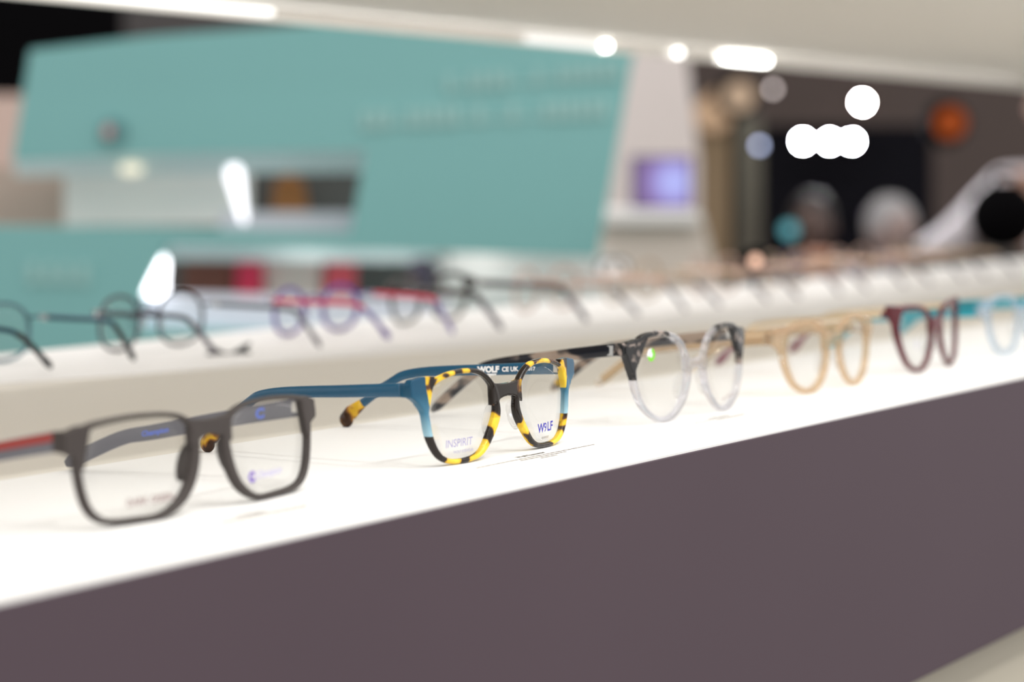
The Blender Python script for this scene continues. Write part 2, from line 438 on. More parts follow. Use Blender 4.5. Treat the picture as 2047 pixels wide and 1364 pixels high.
            for q in range(m):
                an = 2*math.pi*(q+.5)/m; ca, sa = math.cos(an), math.sin(an); e = .55 if not metal else 1
                out.append(c+sd*(tw*math.copysign(abs(ca)**e, ca))+up*(hh*math.copysign(abs(sa)**e, sa)))
            return out
        cut = int(34*tip_len) if tip_mat else 33
        tp = MB().ring([sec(i) for i in range(cut+1)]).build('temple', tm, root)
        if tip_mat:
            q = MB().ring([sec(i, .25 if metal else .03) for i in range(cut-(0 if metal else 1), 34)])
            if tip_r and tip_r > 3.5: q.ball((path[-2][0], path[-2][1], tip_r+.2), tip_r+.4, 10, (.5, 1, 1))
            q.build('temple_tip', tip_mat, tp)
        # hinge barrel
        MB().box((-sgn*1.2+h.x-1.2, h.y-3.5, hz-2.2), (-sgn*1.2+h.x+1.2, h.y+3.2, hz+2.2)).build('hinge', M_STEEL, tp, False)
        temples.append((tp, path))
    return dict(root=root, lenses=rims, temples=temples, pt=pt, t=t, sgn=(-1, 1))
def lens_print(G, side, body, size, u0, z0, m, bold=0., shear=0., slope=0, align='LEFT', name='lens_print'):
    pt, t = G['pt'], G['t']
    return writing(name, body, size, lambda x, y: pt(u0+x, t/2-1.0, z0+y+x*slope), m, G['lenses'][side], bold, shear, align)
def temple_print(G, side, body, size, y0, dz, m, bold=0., inner=True, tt=3.2, name='temple_print', thx=1.0):
    """on the inside of the far temple: reads from the tip towards the hinge"""
    tp, path = G['temples'][side]
    def fn(x, y):
        yy = y0-x
        for a, b in zip(path[:-1], path[1:]):
            if a[1] <= yy <= b[1] or b is path[-1] or yy < a[1]:
                f = max(0, min(1, (yy-a[1])/max(1e-6, b[1]-a[1]))); break
        u = a[0]+(b[0]-a[0])*f; z = a[2]+(b[2]-a[2])*f
        s = -1 if side == 1 else 1
        if not inner: s = -s
        return (u+s*(tt*.5+.12), yy, z+dz+y)
    return writing(name, body, size, fn, m, tp, bold)

# 1 --- grey rectangular pair with a red stripe
M_GREY = mat('matt_grey_rubber', L(62, 56, 54), .55, 0, .05, 60, .08, .3)
M_GREYT = mat('matt_slate', L(104, 104, 112), .5, 0, .05, 60, .06, .4)
sh = [(11, 30, 4.2), (13.5, 36, 2.8), (22, 39.8, 2.0), (40, 40.8, 2.0), (57, 39.6, 2.2), (64.5, 37.2, 2.8), (67, 31, 3.2), (66.3, 18, 3.0), (63, 8, 3.0), (56, 3.2, 2.6), (41, 2.0, 2.4), (28, 2.6, 2.8), (18, 9, 4.2), (13, 19, 5.2)]
G1 = glasses('eyeglasses', 660, 572, sh, M_GREY, M_GREYT, [(586, 700), (711, 706)], 'matt grey rectangular glasses with red striped temple, nearest on the white deck',
    hinge=(72.5, 34), zs=.96, bend_y=80, th=(8.0, 6.5), bridge=(12.5, 36.6, 37.6, 30.4, 26.5), corner=[(62, 39.8), (68, 39.6), (74, 37.6), (74.5, 30.2), (70, 28), (66.5, 23)], pads=(12.2, 20), tt=3.6, group='glasses standing on the near white deck', drop=13)
M_RED = mat('red_stripe', L(150, 50, 45), .45)
def side_band(G, side, y0, y1, z0, z1, m, name, off=.15, tt=3.6, inner=False):
    tp, path = G['temples'][side]; s = (1 if side == 1 else -1)*(-1 if inner else 1)
    vs = []; n = 20
    for i in range(n+1):
        yy = max(y0+(y1-y0)*i/n, path[0][1]+.05)
        for a, b in zip(path[:-1], path[1:]):
            if a[1] <= yy <= b[1]: break
        f = (yy-a[1])/(b[1]-a[1]); u = a[0]+(b[0]-a[0])*f; z = a[2]+(b[2]-a[2])*f
        for dz in (z0, z1): vs += [(u+s*(tt*.5-.4), yy, z+dz), (u+s*(tt*.5+off), yy, z+dz)]
    rings = [[vs[4*i], vs[4*i+1], vs[4*i+3], vs[4*i+2]] for i in range(n+1)]
    return MB().ring(rings).build(name, m, tp, False)
b = side_band(G1, 0, 15, 80, 0.2, 3.4, M_RED, 'stripe', .25); b['label'] = 'red stripe'
b = side_band(G1, 1, 15, 80, 0.2, 3.4, M_RED, 'stripe', .25); b['label'] = 'red stripe'
M_BLUEINK = mat('blue_ink', L(95, 120, 215), .6); M_PURPLE = mat('purple_ink', L(92, 45, 175), .6); M_NAVY = mat('navy_ink', L(52, 48, 160), .6)
M_BRN = mat('brown_ink', L(135, 112, 112), .7); M_PALE = mat('pale_lilac_ink', L(150, 146, 186), .7); M_WINK = mat('white_ink', (.92, .92, .92, 1), .6)
M_LAV = mat('lavender_ink', L(175, 170, 215), .7)
lens_print(G1, 0, 'DARK GREEN', 4.0, -47, 7.2, M_BRN, .12)
lens_print(G1, 1, 'C', 5.4, 22.5, 8.6, M_PURPLE, .45); lens_print(G1, 1, 'Champion', 4.4, 27, 9.3, M_LAV, .02, .35, .02)
temple_print(G1, 1, 'C', 6, 36, -2.1, M_BLUEINK, .4, tt=3.6); temple_print(G1, 1, 'Champion', 3.2, 92, -1.1, M_BLUEINK, .12, tt=3.6)

# 2 --- blue and yellow tortoise pair
M_TORT = havana('blue_and_yellow_havana', True, seed=14.2, scale=88, tr=.06)
M_BLUE = mat('petrol_blue_acetate', L(22, 78, 108), .22, 0, .12, 35, 0)
M_TTIP = havana('havana_tip', False, [(0, L(38, 24, 14)), (.38, L(60, 34, 16)), (.46, L(150, 96, 30)), (.54, L(214, 168, 40)), (1, L(232, 190, 60))], seed=1.2, scale=110)
sh = [(10.3, 25.5, 3.4), (12.8, 33.5, 2.8), (21, 39.6, 2.5), (33, 41.3, 2.3), (46, 39.8, 2.4), (55.5, 36, 2.6), (58.8, 29.5, 3.2), (57.8, 21.5, 3.6), (56, 13, 3.3), (51, 5.2, 2.8), (43, 2.0, 2.4), (30, 2.0, 2.4), (22, 5.0, 3.0), (15.5, 13, 4.2), (11.2, 20, 4.6)]
G2 = glasses('eyeglasses', 866.5, 567.5, sh, M_TORT, M_BLUE, [(797, 700), (916, 708)], 'blue glasses with yellow and black tortoise rims, second from the left in the front row',
    zs=.98, bend_y=84, hinge=(67.5, 36), th=(6.6, 4.6), bridge=(12.5, 34.3, 35.6, 28.4, 24.5), corner=[(54, 41.6), (62, 41.9), (69, 40.8), (70, 38.8), (69.7, 33.0), (66, 30.5), (62, 26), (60, 22)], pads=(10.5, 18, 0), tip_mat=M_TTIP, tip_len=.9, tip_r=3.9, group='glasses standing on the near white deck', tt=3.4, drop=4.5)
lens_print(G2, 0, 'INSPIRIT', 5.2, -48.5, 8.2, M_PALE, .02, .15); lens_print(G2, 0, 'WOLF EYEWEAR', 1.9, -43, 5.2, M_PALE, 0)
lens_print(G2, 1, 'W', 6.2, 26.8, 7.8, M_NAVY, .16, .12); lens_print(G2, 1, '9', 6.2, 32.9, 7.8, M_NAVY, .05, .1); lens_print(G2, 1, 'LF', 6.2, 36.5, 8.0, M_NAVY, .16, .12)
lens_print(G2, 1, 'eyewear', 2.2, 30.5, 4.6, M_INK2)
temple_print(G2, 1, 'WOLF', 4.2, 60, -1.2, M_WINK, .25, tt=3.4); temple_print(G2, 1, 'eyewear', 1.6, 55, -2.8, M_WINK, .12, tt=3.4)
temple_print(G2, 1, 'CE UK', 3.2, 46.5, -1.0, M_WINK, .12, tt=3.4); temple_print(G2, 1, '5017', 2.6, 33, -.9, M_WINK, .12, tt=3.4)
for j in range(4):
    tp, path = G2['temples'][1]
    MB().box((path[0][0]-3.0, 7.6, 33.0+j*1.5), (path[0][0]-1.2, 14.5, 33.8+j*1.5)).build('hinge_leaf', M_STEEL, tp, False)

# 3 --- crystal pair with black marbled corners
M_CLR = clear_marble('crystal_and_black_marble')
M_MARB = havana('grey_marble_temple', False, [(0, L(16, 17, 22)), (.47, L(24, 25, 33)), (.51, L(80, 72, 68)), (.55, L(150, 132, 118)), (1, L(170, 152, 138))], 95, .05, 2.2, (1, .6, 1))
sh = [(10.3, 24, 3.2), (11.5, 31, 3.2), (17, 39, 3.1), (27, 43.6, 3.0), (40, 44.8, 3.0), (52, 43, 3.2), (58, 37, 3.6), (59.3, 28, 3.4), (57.5, 18, 3.2), (52, 9, 3.0), (43, 3.0, 2.8), (34, 1.2, 2.8), (24.5, 3.4, 2.8), (16, 10.5, 3.0), (11.8, 17.5, 3.1)]
G3 = glasses('eyeglasses', 1061, 571, sh, M_CLR, M_MARB, [(984, 698), (1120, 706)], 'clear crystal round glasses with black marbled upper corners and marbled temples',
    hinge=(66, 41), th=(7.0, 5.6), bridge=(11.5, 32.2, 33.4, 27.6, 25.5), corner=[(48, 46.8), (58, 46.2), (65.5, 45), (67.5, 43), (67.5, 38.5), (65, 33), (62, 26)], pads=(13, 18, 0), group='glasses standing on the near white deck', t=4.4, tt=3.6, drop=9.5, bend_y=84)
M_GRN = mat('lime_sticker', L(120, 205, 45), .5); M_STK = mat('white_sticker', (.85, .86, .87, 1), .5)
pt3 = G3['pt']
def lens_disc(G, side, u0, z0, r, m, name, a0=0, a1=360, r0=0):
    pt, t = G['pt'], G['t']; n = 20; vs = []; fs = []
    for i in range(n+1):
        a = math.radians(a0+(a1-a0)*i/n)
        for rr in (r0, r):
            vs.append(pt(u0+rr*math.cos(a), t/2-1.1, z0+rr*math.sin(a))*MM)
    for i in range(n): fs.append((2*i, 2*i+1, 2*i+3, 2*i+2))
    return mesh_obj(name, vs, fs, m, G['lenses'][side], False)
lens_disc(G3, 0, -45.5, 37.2, 3.3, M_STK, 'sticker')
o = lens_disc(G3, 0, -45.5, 37.2, 3.6, M_GRN, 'sticker_ring', -160, 75, 1.6); o.location.y = -.00015; o['label'] = 'lime green ring'
lens_print(G3, 1, 'WOLF EYEWEAR', 2.1, 30, 6, M_BRN, .03, 0, .12)
# small square metal plates on the temples
for s in (0, 1):
    tp, path = G3['temples'][s]; sg = -1 if s == 0 else 1
    MB().box((path[0][0]+sg*1.2, 15.5, 37.6), (path[0][0]+sg*2.2, 21, 43.0)).build('metal_plate', M_STEEL, tp, False)
tp, path = G3['temples'][1]
e = path[-3]; MB().ball((e[0]-1.9, e[1], e[2]+1), 1.6, 8, (.4, 1, 1)).build('logo_dot', mat('yellow_dot', L(225, 180, 60), .4), tp)

# 4 --- champagne pair
M_CHAMP = acetate('champagne_acetate', L(238, 222, 202), .66, L(240, 226, 206))
M_CHT = acetate('champagne_temple', L(232, 214, 190), .3, L(226, 204, 174))
sh = [(10.5, 26, 3.8), (12.5, 33, 3.6), (20, 38.5, 3.4), (32, 40.6, 3.4), (46, 39.4, 3.6), (56, 35.5, 4.2), (58.5, 28, 4.2), (56.5, 18, 3.9), (50, 8, 3.4), (40, 3.2, 3.2), (29, 2.8, 3.2), (19.5, 7, 3.6), (13, 16, 4.2)]
G4 = glasses('eyeglasses', 1242, 573, sh, M_CHAMP, M_CHT, [(1163, 700), (1292, 706)], 'transparent champagne coloured glasses between the crystal pair and the burgundy pair',
    hinge=(67.5, 35), th=(7.5, 5.5), bridge=(12.5, 34.5, 35.5, 28, 25), corner=[(54, 42), (62, 42), (69.5, 40.5), (70, 32), (65, 29), (60, 25)], pads=(11.5, 18, 0), group='glasses standing on the near white deck', t=4.4, tt=3.4, drop=7, bend_y=84)
for s in (0, 1):
    tp, path = G4['temples'][s]; sg = -1 if s == 0 else 1; e = path[-2]
    MB().ball((e[0]+sg*1.9, e[1]-1, e[2]+1.2), 1.7, 8, (.4, 1, 1)).build('tip_rivet', M_STEEL, tp)
    rv = MB().ball((sg*64, .6+wrap(64)+25*.05, 24), 1.3, 8, (1, .4, 1)).build('rivet', M_STEEL, G4['root'])
# 5 --- burgundy cat-eye pair, gold temples
M_BURG = acetate('burgundy_acetate', L(150, 50, 70), .22, L(120, 26, 46), .12)
sh = [(9, 26, 3.6), (12, 34, 3.4), (20, 39.5, 3.2), (32, 41.6, 3.2), (45, 41.4, 3.6), (52.5, 38.5, 4.8), (53.5, 30, 5.2), (50.5, 19, 4.0), (44, 8, 3.3), (35, 3.0, 3.0), (26, 2.8, 3.0), (17.5, 8, 3.3), (11.5, 17, 3.6)]
G5 = glasses('eyeglasses', 1406, 573, sh, M_BURG, M_GOLD, [(1326, 703), (1450, 708)], 'burgundy cat-eye glasses with thin gold temples and dark red tips',
    k=.0020, rz=.03, hinge=(62, 40.5), th=(4.0, 3.4), bridge=(11, 35.5, 37, 28, 24), corner=[(48, 45), (56, 46), (64, 46.5), (65, 42), (61, 36), (55.5, 30)], pads=(10.5, 18, 0), tip_mat=mat('burgundy_tip', L(120, 40, 66), .25), tip_len=.76, tip_r=2.9, group='glasses standing on the near white deck', tt=2.2, drop=7)
lens_print(G5, 0, 'I', 9, -34, 16, M_LAV, .05)
# 6 --- pale blue pair with turquoise temples
M_ICE = acetate('ice_blue_acetate', L(228, 236, 244), .6, L(214, 228, 242))
M_TURQ = mat('turquoise_acetate', L(20, 150, 168), .3, 0, .08, 40)
sh = [(10, 25, 3.4), (12, 33, 3.2), (20, 39.5, 3.0), (33, 41.6, 3.0), (46, 40.4, 3.2), (55, 36, 3.6), (57, 28, 3.4), (55, 17, 3.2), (48, 7, 3.0), (39, 3, 3.0), (28, 2.8, 3.0), (19, 7, 3.0), (12, 16, 3.3)]
G6 = glasses('eyeglasses', 1573, 573, sh, M_ICE, M_TURQ, [(1500, 702), (1634, 707)], 'ice blue clear glasses with broad turquoise temples, last at the right edge',
    hinge=(66, 34), th=(8.5, 7), bridge=(11.5, 34.5, 36, 28, 25), corner=[(53, 42.5), (61, 42.5), (68, 41), (68.5, 31), (63, 28), (58.5, 24)], pads=(11, 18, 0), group='glasses standing on the near white deck', tt=3.6, drop=6)
M_DKT = mat('dark_teal_edge', L(28, 70, 74), .4)
for s in (0, 1):
    tp, path = G6['temples'][s]
    b = side_band(G6, s, 10, 90, 2.6, 4.4, M_DKT, 'temple_edge', .15); b['label'] = 'dark teal upper edge'

# ------------------------------------------------------------------ far row, seen from behind
M_DNAVY = mat('dark_navy_metal', L(26, 62, 82), .35, .3); M_GUN = mat('gunmetal', L(62, 62, 70), .35, .5)
M_PUR = mat('violet_enamel', L(92, 58, 150), .35, .1); M_REDM = mat('raspberry_enamel', L(205, 40, 75), .35, .1)
M_BRT = havana('dark_brown_tortoise', False, [(0, L(18, 14, 13)), (.5, L(24, 19, 17)), (.62, L(70, 48, 34)), (1, L(104, 74, 50))], 90, .05, 5)
M_ROSE = mat('rose_gold_metal', L(190, 160, 148), .35, .5); M_TAN = mat('tan_metal', L(176, 152, 128), .35, .5)
M_BLKT = mat('black_tip', L(30, 34, 36), .4); M_LAVT = mat('lilac_tip', L(120, 104, 168), .35); M_PINKT = mat('rose_tip', L(214, 120, 130), .35); M_GRYT = mat('grey_tip', L(110, 106, 116), .35)
def round_sh(w=1.35, r=23, cu=34, cz=21.5, sq=.12):
    out = []
    for i in range(14):
        a = math.pi-2*math.pi*i/14
        q = 1+sq*abs(math.sin(2*a))*.5
        out.append((cu+r*math.cos(a)*q, cz+r*.86*math.sin(a)*q, w))
    return out
def far(xc, yc, fm, tm, tipm, tips, label, sh=None, tp=2.6, metal=True, **k):
    a = dict(front=1, hinge=(66, 31), th=(4.2, 3.8) if metal else (6.5, 5.5), bridge=(12, 31, 31, 27, 25), corner=[(55.5, 31)], metal=metal, t=2.4 if metal else 4, tilt=.03, tip_mat=tipm, tip_len=.66, tip_r=tp, tt=2.2 if metal else 3.4, pads=(9.5, 20), voxel=.6)
    a.update(k)
    return glasses('eyeglasses', xc, yc, sh or round_sh(), fm, tm, tips, label, **a)
far(1060, 1147, acetate('smoke_rim', L(150, 176, 186), .6), M_DNAVY, M_BLKT, [(1062, 1063), (1137, 1058)], 'pale rimmed glasses with navy temples and black tips, leftmost of the far row')
far(1243, 1145, M_GUN, M_GUN, M_GRYT, [(1206, 1043), (1303, 1024)], 'round gunmetal wire glasses second in the far row, in front of the lower white lamp')
far(1435, 1138, M_PUR, M_REDM, M_LAVT, [(1391, 1024), (1473, 1020)], 'violet round glasses with raspberry red temples in the middle of the far row', round_sh(1.9, 21), tp=3.2)
far(1598, 1140, M_BRT, M_BRT, M_GRYT, [(1530, 1010), (1658, 1004)], 'dark brown tortoise glasses in the far row beside the red and violet pair', [(10, 22, 4), (13, 34, 4), (28, 39, 4.5), (46, 38.5, 4.5), (56, 33, 4.5), (55, 16, 3), (45, 4, 2.8), (28, 3, 2.8), (14, 9, 3)], 2.8, False, corner=[(52, 40), (60, 40), (67, 38), (67, 30), (58, 26)], hinge=(66, 33), pads=(11, 18, 0), tip_len=.75)
names = ['pale rose metal glasses in the far row just past the dark tortoise pair', 'pale tan metal glasses sixth in the far row, in front of the white counter',
         'pale metal glasses seventh in the far row below the round orange glint', 'pale metal glasses eighth in the far row below the dark screen', 'faint tan metal glasses ninth in the far row', 'faint rose metal glasses at the right end of the far row']
for i, (xc, yc, tx) in enumerate([(1795, 1140, (1752, 1838)), (1961, 1140, (1912, 2011)), (2135, 1138, (2088, 2186)), (2310, 1138, (2262, 2360)), (2490, 1138, (2442, 2540)), (2668, 1138, (2620, 2718))]):
    far(xc, yc, M_ROSE if i % 2 == 0 else M_TAN, M_TAN if i % 2 else M_ROSE, M_GRYT, [(tx[0], 1006), (tx[1], 1004)], names[i])
# small dark bow-shaped piece lying on the far deck
bt = empty('dark_bow', (1.2405, 1.062, TZ), math.radians(-33), label='small black bow-shaped piece on the far deck by the gunmetal glasses', cat='tag')
M_BOW = mat('black_plastic', L(34, 36, 38), .4)
q = MB()
for s in (-1, 1): q.prism([(s*3, 1.0), (s*14, 7), (s*17, 8), (s*13, 3.2), (s*17, .2), (s*14, 0), (s*3, 0.2)], -3, 3)
q.build('bow_body', M_BOW, bt)
MB().tube([(-4, 0, .8), (0, 0, .6), (4, 0, .8)], .6, 8).build('link_bar', M_BOW, bt)

# ------------------------------------------------------------------ printed labels on the near deck
def label(cx, cy, wd, dp, rows, text, lbl):
    r = empty('price_label', (cx*MM, cy*MM, TZ), 0, label=lbl, cat='label', group='printed labels in front of the near glasses')
    MB().box((-wd/2, -dp/2, 0), (wd/2, dp/2, .12)).build('card', M_PAPER, r, False)
    writing('title', text, 4.2, lambda x, y: (x, y+dp/2-6.0, .2), M_INK, r, .08, 0, 'CENTER')
    q = MB(); z = dp/2-9.6
    for ln in rows:
        x = -ln/2
        while x < ln/2:
            wl = random.uniform(2, 5); q.box((x, z, .12), (min(x+wl, ln/2), z+1.1, .2)); x += wl+1.0
        z -= 3.0
    q.build('small_print', M_INK2, r, False)
label(872, 553, 122, 24, (104, 40, 14), 'Wolf Eyewear', 'printed white label on the deck in front of the blue tortoise glasses')
label(1066, 557, 96, 20, (70, 30), 'Wolf Eyewear', 'printed white label on the deck in front of the crystal glasses')
label(661, 551, 90, 18, (64, 50), 'Champion', 'printed white label on the deck in front of the grey rectangular glasses')

# ------------------------------------------------------------------ glowing tubes standing in for highlights reflected on the upper tier's polished strip
def edge_glint(x, ln, st, lbl, z=.2665, dy=-.0065, r=.0035):
    o = MB().tube([(x-ln/2, YB+dy, TZ+z), (x+ln/2, YB+dy, TZ+z)], r, 10).build('strip_glint', emis('strip_highlight_emission', (1, .98, .94, 1), st), None, True, 1.0)
    tag(o, lbl, 'highlight')
edge_glint(2.012, .006, 14, 'single small round painted glint on the edge strip, above the teal corner')
edge_glint(2.170, .006, 5, 'faint round painted glint on the edge strip left of the long bright one')
edge_glint(2.335, .105, 16, 'long bright painted highlight on the edge strip, above the dark area')
edge_glint(1.93, .14, 1.25, 'dim painted highlight on the edge strip above the pale text of the teal wall')
edge_glint(1.29, .34, 1.9, 'very long painted highlight at the left end of the edge strip', .2688, r=.003)

# ------------------------------------------------------------------ the hall behind
def facing(name, poly, D, thick, m, parent=None, z_rot=True, smooth=False):
    """upright prism whose outline stands at distance D facing the walkway; polygon points are looked up on that plane"""
    n = len(poly); P = [at(x, y, D) for x, y in poly]; Q = [p+FH*thick for p in P]
    return mesh_obj(name, P+Q, [list(range(n)), list(range(n, 2*n))[::-1]]+[(i, (i+1) % n, n+(i+1) % n, n+i) for i in range(n)], m, parent, smooth)
def rect(x0, y0, x1, y1): return [(x0, y0), (x1, y0), (x1, y1), (x0, y1)]
M_FLOOR = mat('hall_carpet', L(96, 90, 86), .9, 0, .1, 3); M_HALL = mat('dark_hall_wall', L(80, 68, 64), .8, 0, .1, 1.2)
fl = slab('floor', (-4, -5, -.05), (16, 16, 0), M_FLOOR); fl['kind'] = 'structure'
# far walls of the hall
wl = facing('wall_rear', [(-400, -1500), (2600, -1500), (2600, 1700), (-400, 1700)], 9.6, .1, M_HALL)
for v in wl.data.vertices: v.co.z = max(0, min(6.0, v.co.z))
wl['kind'] = 'structure'
M_BLACK = mat('black_drape', (.0022, .002, .0025, 1), .95, 0, .1, 5, 0, .05); M_DGREY = mat('dark_grey_panel', L(78, 74, 74), .8)
def ground(o):
    zs = [v.co.z for v in o.data.vertices]; m = min(zs)
    for v in o.data.vertices:
        if v.co.z < m+.03: v.co.z = 0.0
    return o
tag(ground(facing('drape', rect(-120, -320, 238, 1300), 7.5, .1, M_BLACK)), 'tall black drape behind the top left of the teal unit', 'drape')
tag(ground(facing('partition', rect(240, -320, 1200, 1300), 8.6, .1, M_DGREY)), 'dark grey partition showing above the teal unit', 'partition')
tag(ground(facing('partition', rect(-240, 190, 60, 1300), 6.5, .1, mat('pinkish_panel', L(196, 172, 162), .8))), 'pinkish beige partition at the far left edge behind the teal unit', 'partition')

# teal display unit across the aisle
M_TEAL = mat('teal_laminate', L(119, 174, 174), .6, 0, .03, 3)
tu = empty('display_unit', tuple(Vector((at(620, 400, 3.55).x, at(620, 400, 3.55).y, 0))), YAW-math.pi/2, label='large teal display unit across the aisle with two open slots and leaning edges', cat='display unit')
inv_tu = (Matrix.Translation(tu.location) @ Matrix.Rotation(YAW-math.pi/2, 4, 'Z')).inverted()
def tpart(name, poly, D, th, m):
    o = facing(name, poly, D, th, m)
    o.data.transform(inv_tu); o.parent = tu; return o
panel = tpart('front_panel', [(60, 100), (300, 72), (700, 44), (1290, 20), (1262, 130), (1194, 515), (860, 503), (332, 488), (252, 655), (1192, 690), (1180, 820), (-120, 820), (-120, 452), (300, 456), (700, 468), (730, 300), (300, 308), (24, 322)], 3.4, .05, M_TEAL)
tpart('plinth', rect(-120, 818, 1180, 1700), 3.41, .6, M_TEAL)
for o in tu.children:
    if o.name.startswith('plinth'):
        mz = min(v.co.z for v in o.data.vertices)
        for v in o.data.vertices:
            if v.co.z < mz+.02: v.co.z = 0
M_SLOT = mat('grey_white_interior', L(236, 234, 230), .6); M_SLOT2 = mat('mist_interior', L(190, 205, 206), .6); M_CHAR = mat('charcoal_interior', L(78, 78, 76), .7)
tpart('slot_ceiling', [(30, 300), (735, 285), (735, 345), (30, 352)], 3.62, .02, M_SLOT2)
tpart('slot_back', [(128, 345), (500, 340), (500, 450), (128, 452)], 3.66, .02, M_SLOT)
tpart('slot_end', [(-130, 335), (128, 335), (128, 455), (-130, 450)], 3.70, .02, mat('taupe_interior', L(178, 160, 148), .7))
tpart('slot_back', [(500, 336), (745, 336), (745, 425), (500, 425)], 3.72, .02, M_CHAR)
tpart('slot_floor', [(440, 424), (715, 424), (712, 480), (440, 480)], 3.5, .02, mat('lilac_white_shelf', L(205, 205, 214), .6))
tpart('slot_ceiling', [(325, 480), (900, 490), (900, 525), (325, 520)], 3.62, .02, M_SLOT2)
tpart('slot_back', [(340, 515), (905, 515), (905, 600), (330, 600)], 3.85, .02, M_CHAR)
tpart('slot_floor', [(300, 587), (560, 592), (900, 600), (900, 700), (275, 664)], 3.45, .02, mat('bluish_white_shelf', L(226, 228, 242), .6))
tpart('side_panel', [(868, 500), (1230, 510), (1230, 640), (905, 640)], 3.62, .02, mat('white_side', L(226, 224, 222), .6))
# pale unreadable lettering on the teal panel, at its real place
M_PT = mat('pale_lettering', L(148, 190, 188), .6)
def letters(x0, y0, x1, y1, h, m, nm='lettering', D=3.395, lead=.55):
    q = MB(); n = int((x1-x0)/(h*lead)); rr = random.Random(int(x0+y0))
    P = [at(a, b, D+.002) for a, b in [(x0, y0+h*.2), (x1, y1+h*.2), (x1, y1+h*.35), (x0, y0+h*.35)]]
    q.add(P+[p+FH*.006 for p in P], [(0, 1, 2, 3), (7, 6, 5, 4), (0, 4, 5, 1), (1, 5, 6, 2), (2, 6, 7, 3), (3, 7, 4, 0)])
    for i in range(n):
        f = i/max(1, n-1)
        if rr.random() < .14: continue
        x = x0+(x1-x0)*f; y = y0+(y1-y0)*f; ww = h*.4
        P = [at(a, b, D) for a, b in [(x, y-h/2), (x+ww, y-h/2), (x+ww, y+h/2), (x, y+h/2)]]
        q.add(P+[p+FH*.006 for p in P], [(0, 1, 2, 3), (7, 6, 5, 4), (0, 4, 5, 1), (1, 5, 6, 2), (2, 6, 7, 3), (3, 7, 4, 0)])
    o = q.build(nm, m, None, False, 1.0); o.data.transform(inv_tu); o.parent = tu; return o
letters(892, 166, 1225, 140, 36, M_PT); letters(722, 240, 1200, 216, 38, M_PT); letters(55, 545, 158, 548, 44, M_PT)
tpart('round_logo', [(225+26*math.cos(a*.5236), 262+26*math.sin(a*.5236)) for a in range(12)], 3.39, .008, mat('logo_dark_teal', L(84, 134, 138), .6))
tpart('round_logo', [(216+10*math.cos(a*.5236), 262+14*math.sin(a*.5236)) for a in range(12)], 3.385, .008, mat('logo_pink', L(190, 150, 150), .6))
# lamps standing in the slots
def capsule(x0, y0, x1, y1, wpx, D, st, lbl, w2=None):
    a, b_ = at(x0, y0, D), at(x1, y1, D); r = wpx/2*D/FPX; r2 = (w2 or wpx)/2*D/FPX
    P = [a.lerp(b_, i/8.) for i in range(9)]
    tag(MB().tube(P, [r*.6]+[r+(r2-r)*i/8. for i in range(1, 8)]+[r2*.6], 14).build('tube_lamp', emis('lamp_glow', (.95, .96, 1, 1), st), None, True, 1.0), lbl, 'lamp')
capsule(465, 332, 488, 445, 36, 3.5, 2.6, 'glowing white tube lamp leaning in the upper slot of the teal unit', 10)
capsule(313, 508, 300, 590, 44, 3.44, 6, 'bright white tube lamp in the lower slot of the teal unit', 62)
tag(MB().ball(at(262, 338, 3.6), .012, 10, (1.6, 1.6, .8)).build('downlight', emis('warm_glow', (1, .96, .74, 1), 1.1), None, True, 1.0), 'small warm yellow downlight at the top of the upper slot', 'lamp')
# goods in the slots
def good(name, poly, D, th, col, lbl, cat='display card', rough=.6):
    g = bevel(facing(name, poly, D, th, mat(name+'_colour', L(*col), rough)), .004, 2)
    return tag(g, lbl, cat)
good('picture_card', [(548, 362), (575, 346), (606, 362), (618, 440), (540, 440)], 3.66, .02, (150, 96, 44), 'amber brown display card in the dark end of the upper slot')
good('picture_card', [(366, 515), (468, 515), (466, 600), (362, 600)], 3.72, .02, (118, 66, 52), 'dark reddish brown display card at the left of the lower slot')
good('red_stand', [(474, 502), (524, 502), (521, 606), (470, 606)], 3.7, .03, (214, 42, 80), 'crimson red stand in the lower slot beside the brown card', 'stand')
good('picture_card', [(528, 512), (642, 512), (640, 606), (530, 606)], 3.74, .02, (214, 200, 192), 'pale beige display card between the two red stands')
good('red_stand', [(654, 510), (712, 510), (706, 612), (644, 612)], 3.71, .03, (200, 72, 84), 'dusty red stand to the right of the pale beige card', 'stand')
good('dark_box', [(822, 520), (858, 515), (872, 545), (862, 590), (815, 590)], 3.56, .03, (64, 58, 74), 'small dark violet box in the lower slot right of the red stands', 'box')

# white wall, counter and screen beyond the teal unit
M_WALLW = mat('pinkish_white_wall', L(214, 205, 202), .8)
o = ground(facing('partition', [(1180, -200), (1362, -200), (1374, 110), (1398, 320), (1398, 1400), (1180, 1400)], 5.6, .08, M_WALLW)); tag(o, 'pinkish white wall section right of the teal unit', 'partition')
ct = ground(facing('counter', [(1150, 436), (1405, 432), (1436, 560), (1450, 1500), (1150, 1500)], 4.6, .5, mat('counter_front', L(222, 210, 200), .7))); tag(ct, 'pale beige counter below the violet screen', 'counter')
o = facing('counter_top', [(1200, 424), (1400, 424), (1400, 446), (1200, 446)], 4.56, .56, mat('counter_top_white', L(236, 234, 232), .5), None); o.parent = ct
scn = empty('screen', tuple(at(1322, 424, 4.9)), YAW-math.pi/2, label='glowing violet and blue screen standing on the counter', cat='screen')
inv_s = (Matrix.Translation(scn.location) @ Matrix.Rotation(YAW-math.pi/2, 4, 'Z')).inverted()
def spart(name, poly, D, th, m):
    o = facing(name, poly, D, th, m); o.data.transform(inv_s); o.parent = scn; return o
spart('casing', rect(1262, 312, 1384, 424), 4.9, .03, mat('screen_casing', L(84, 76, 104), .4))
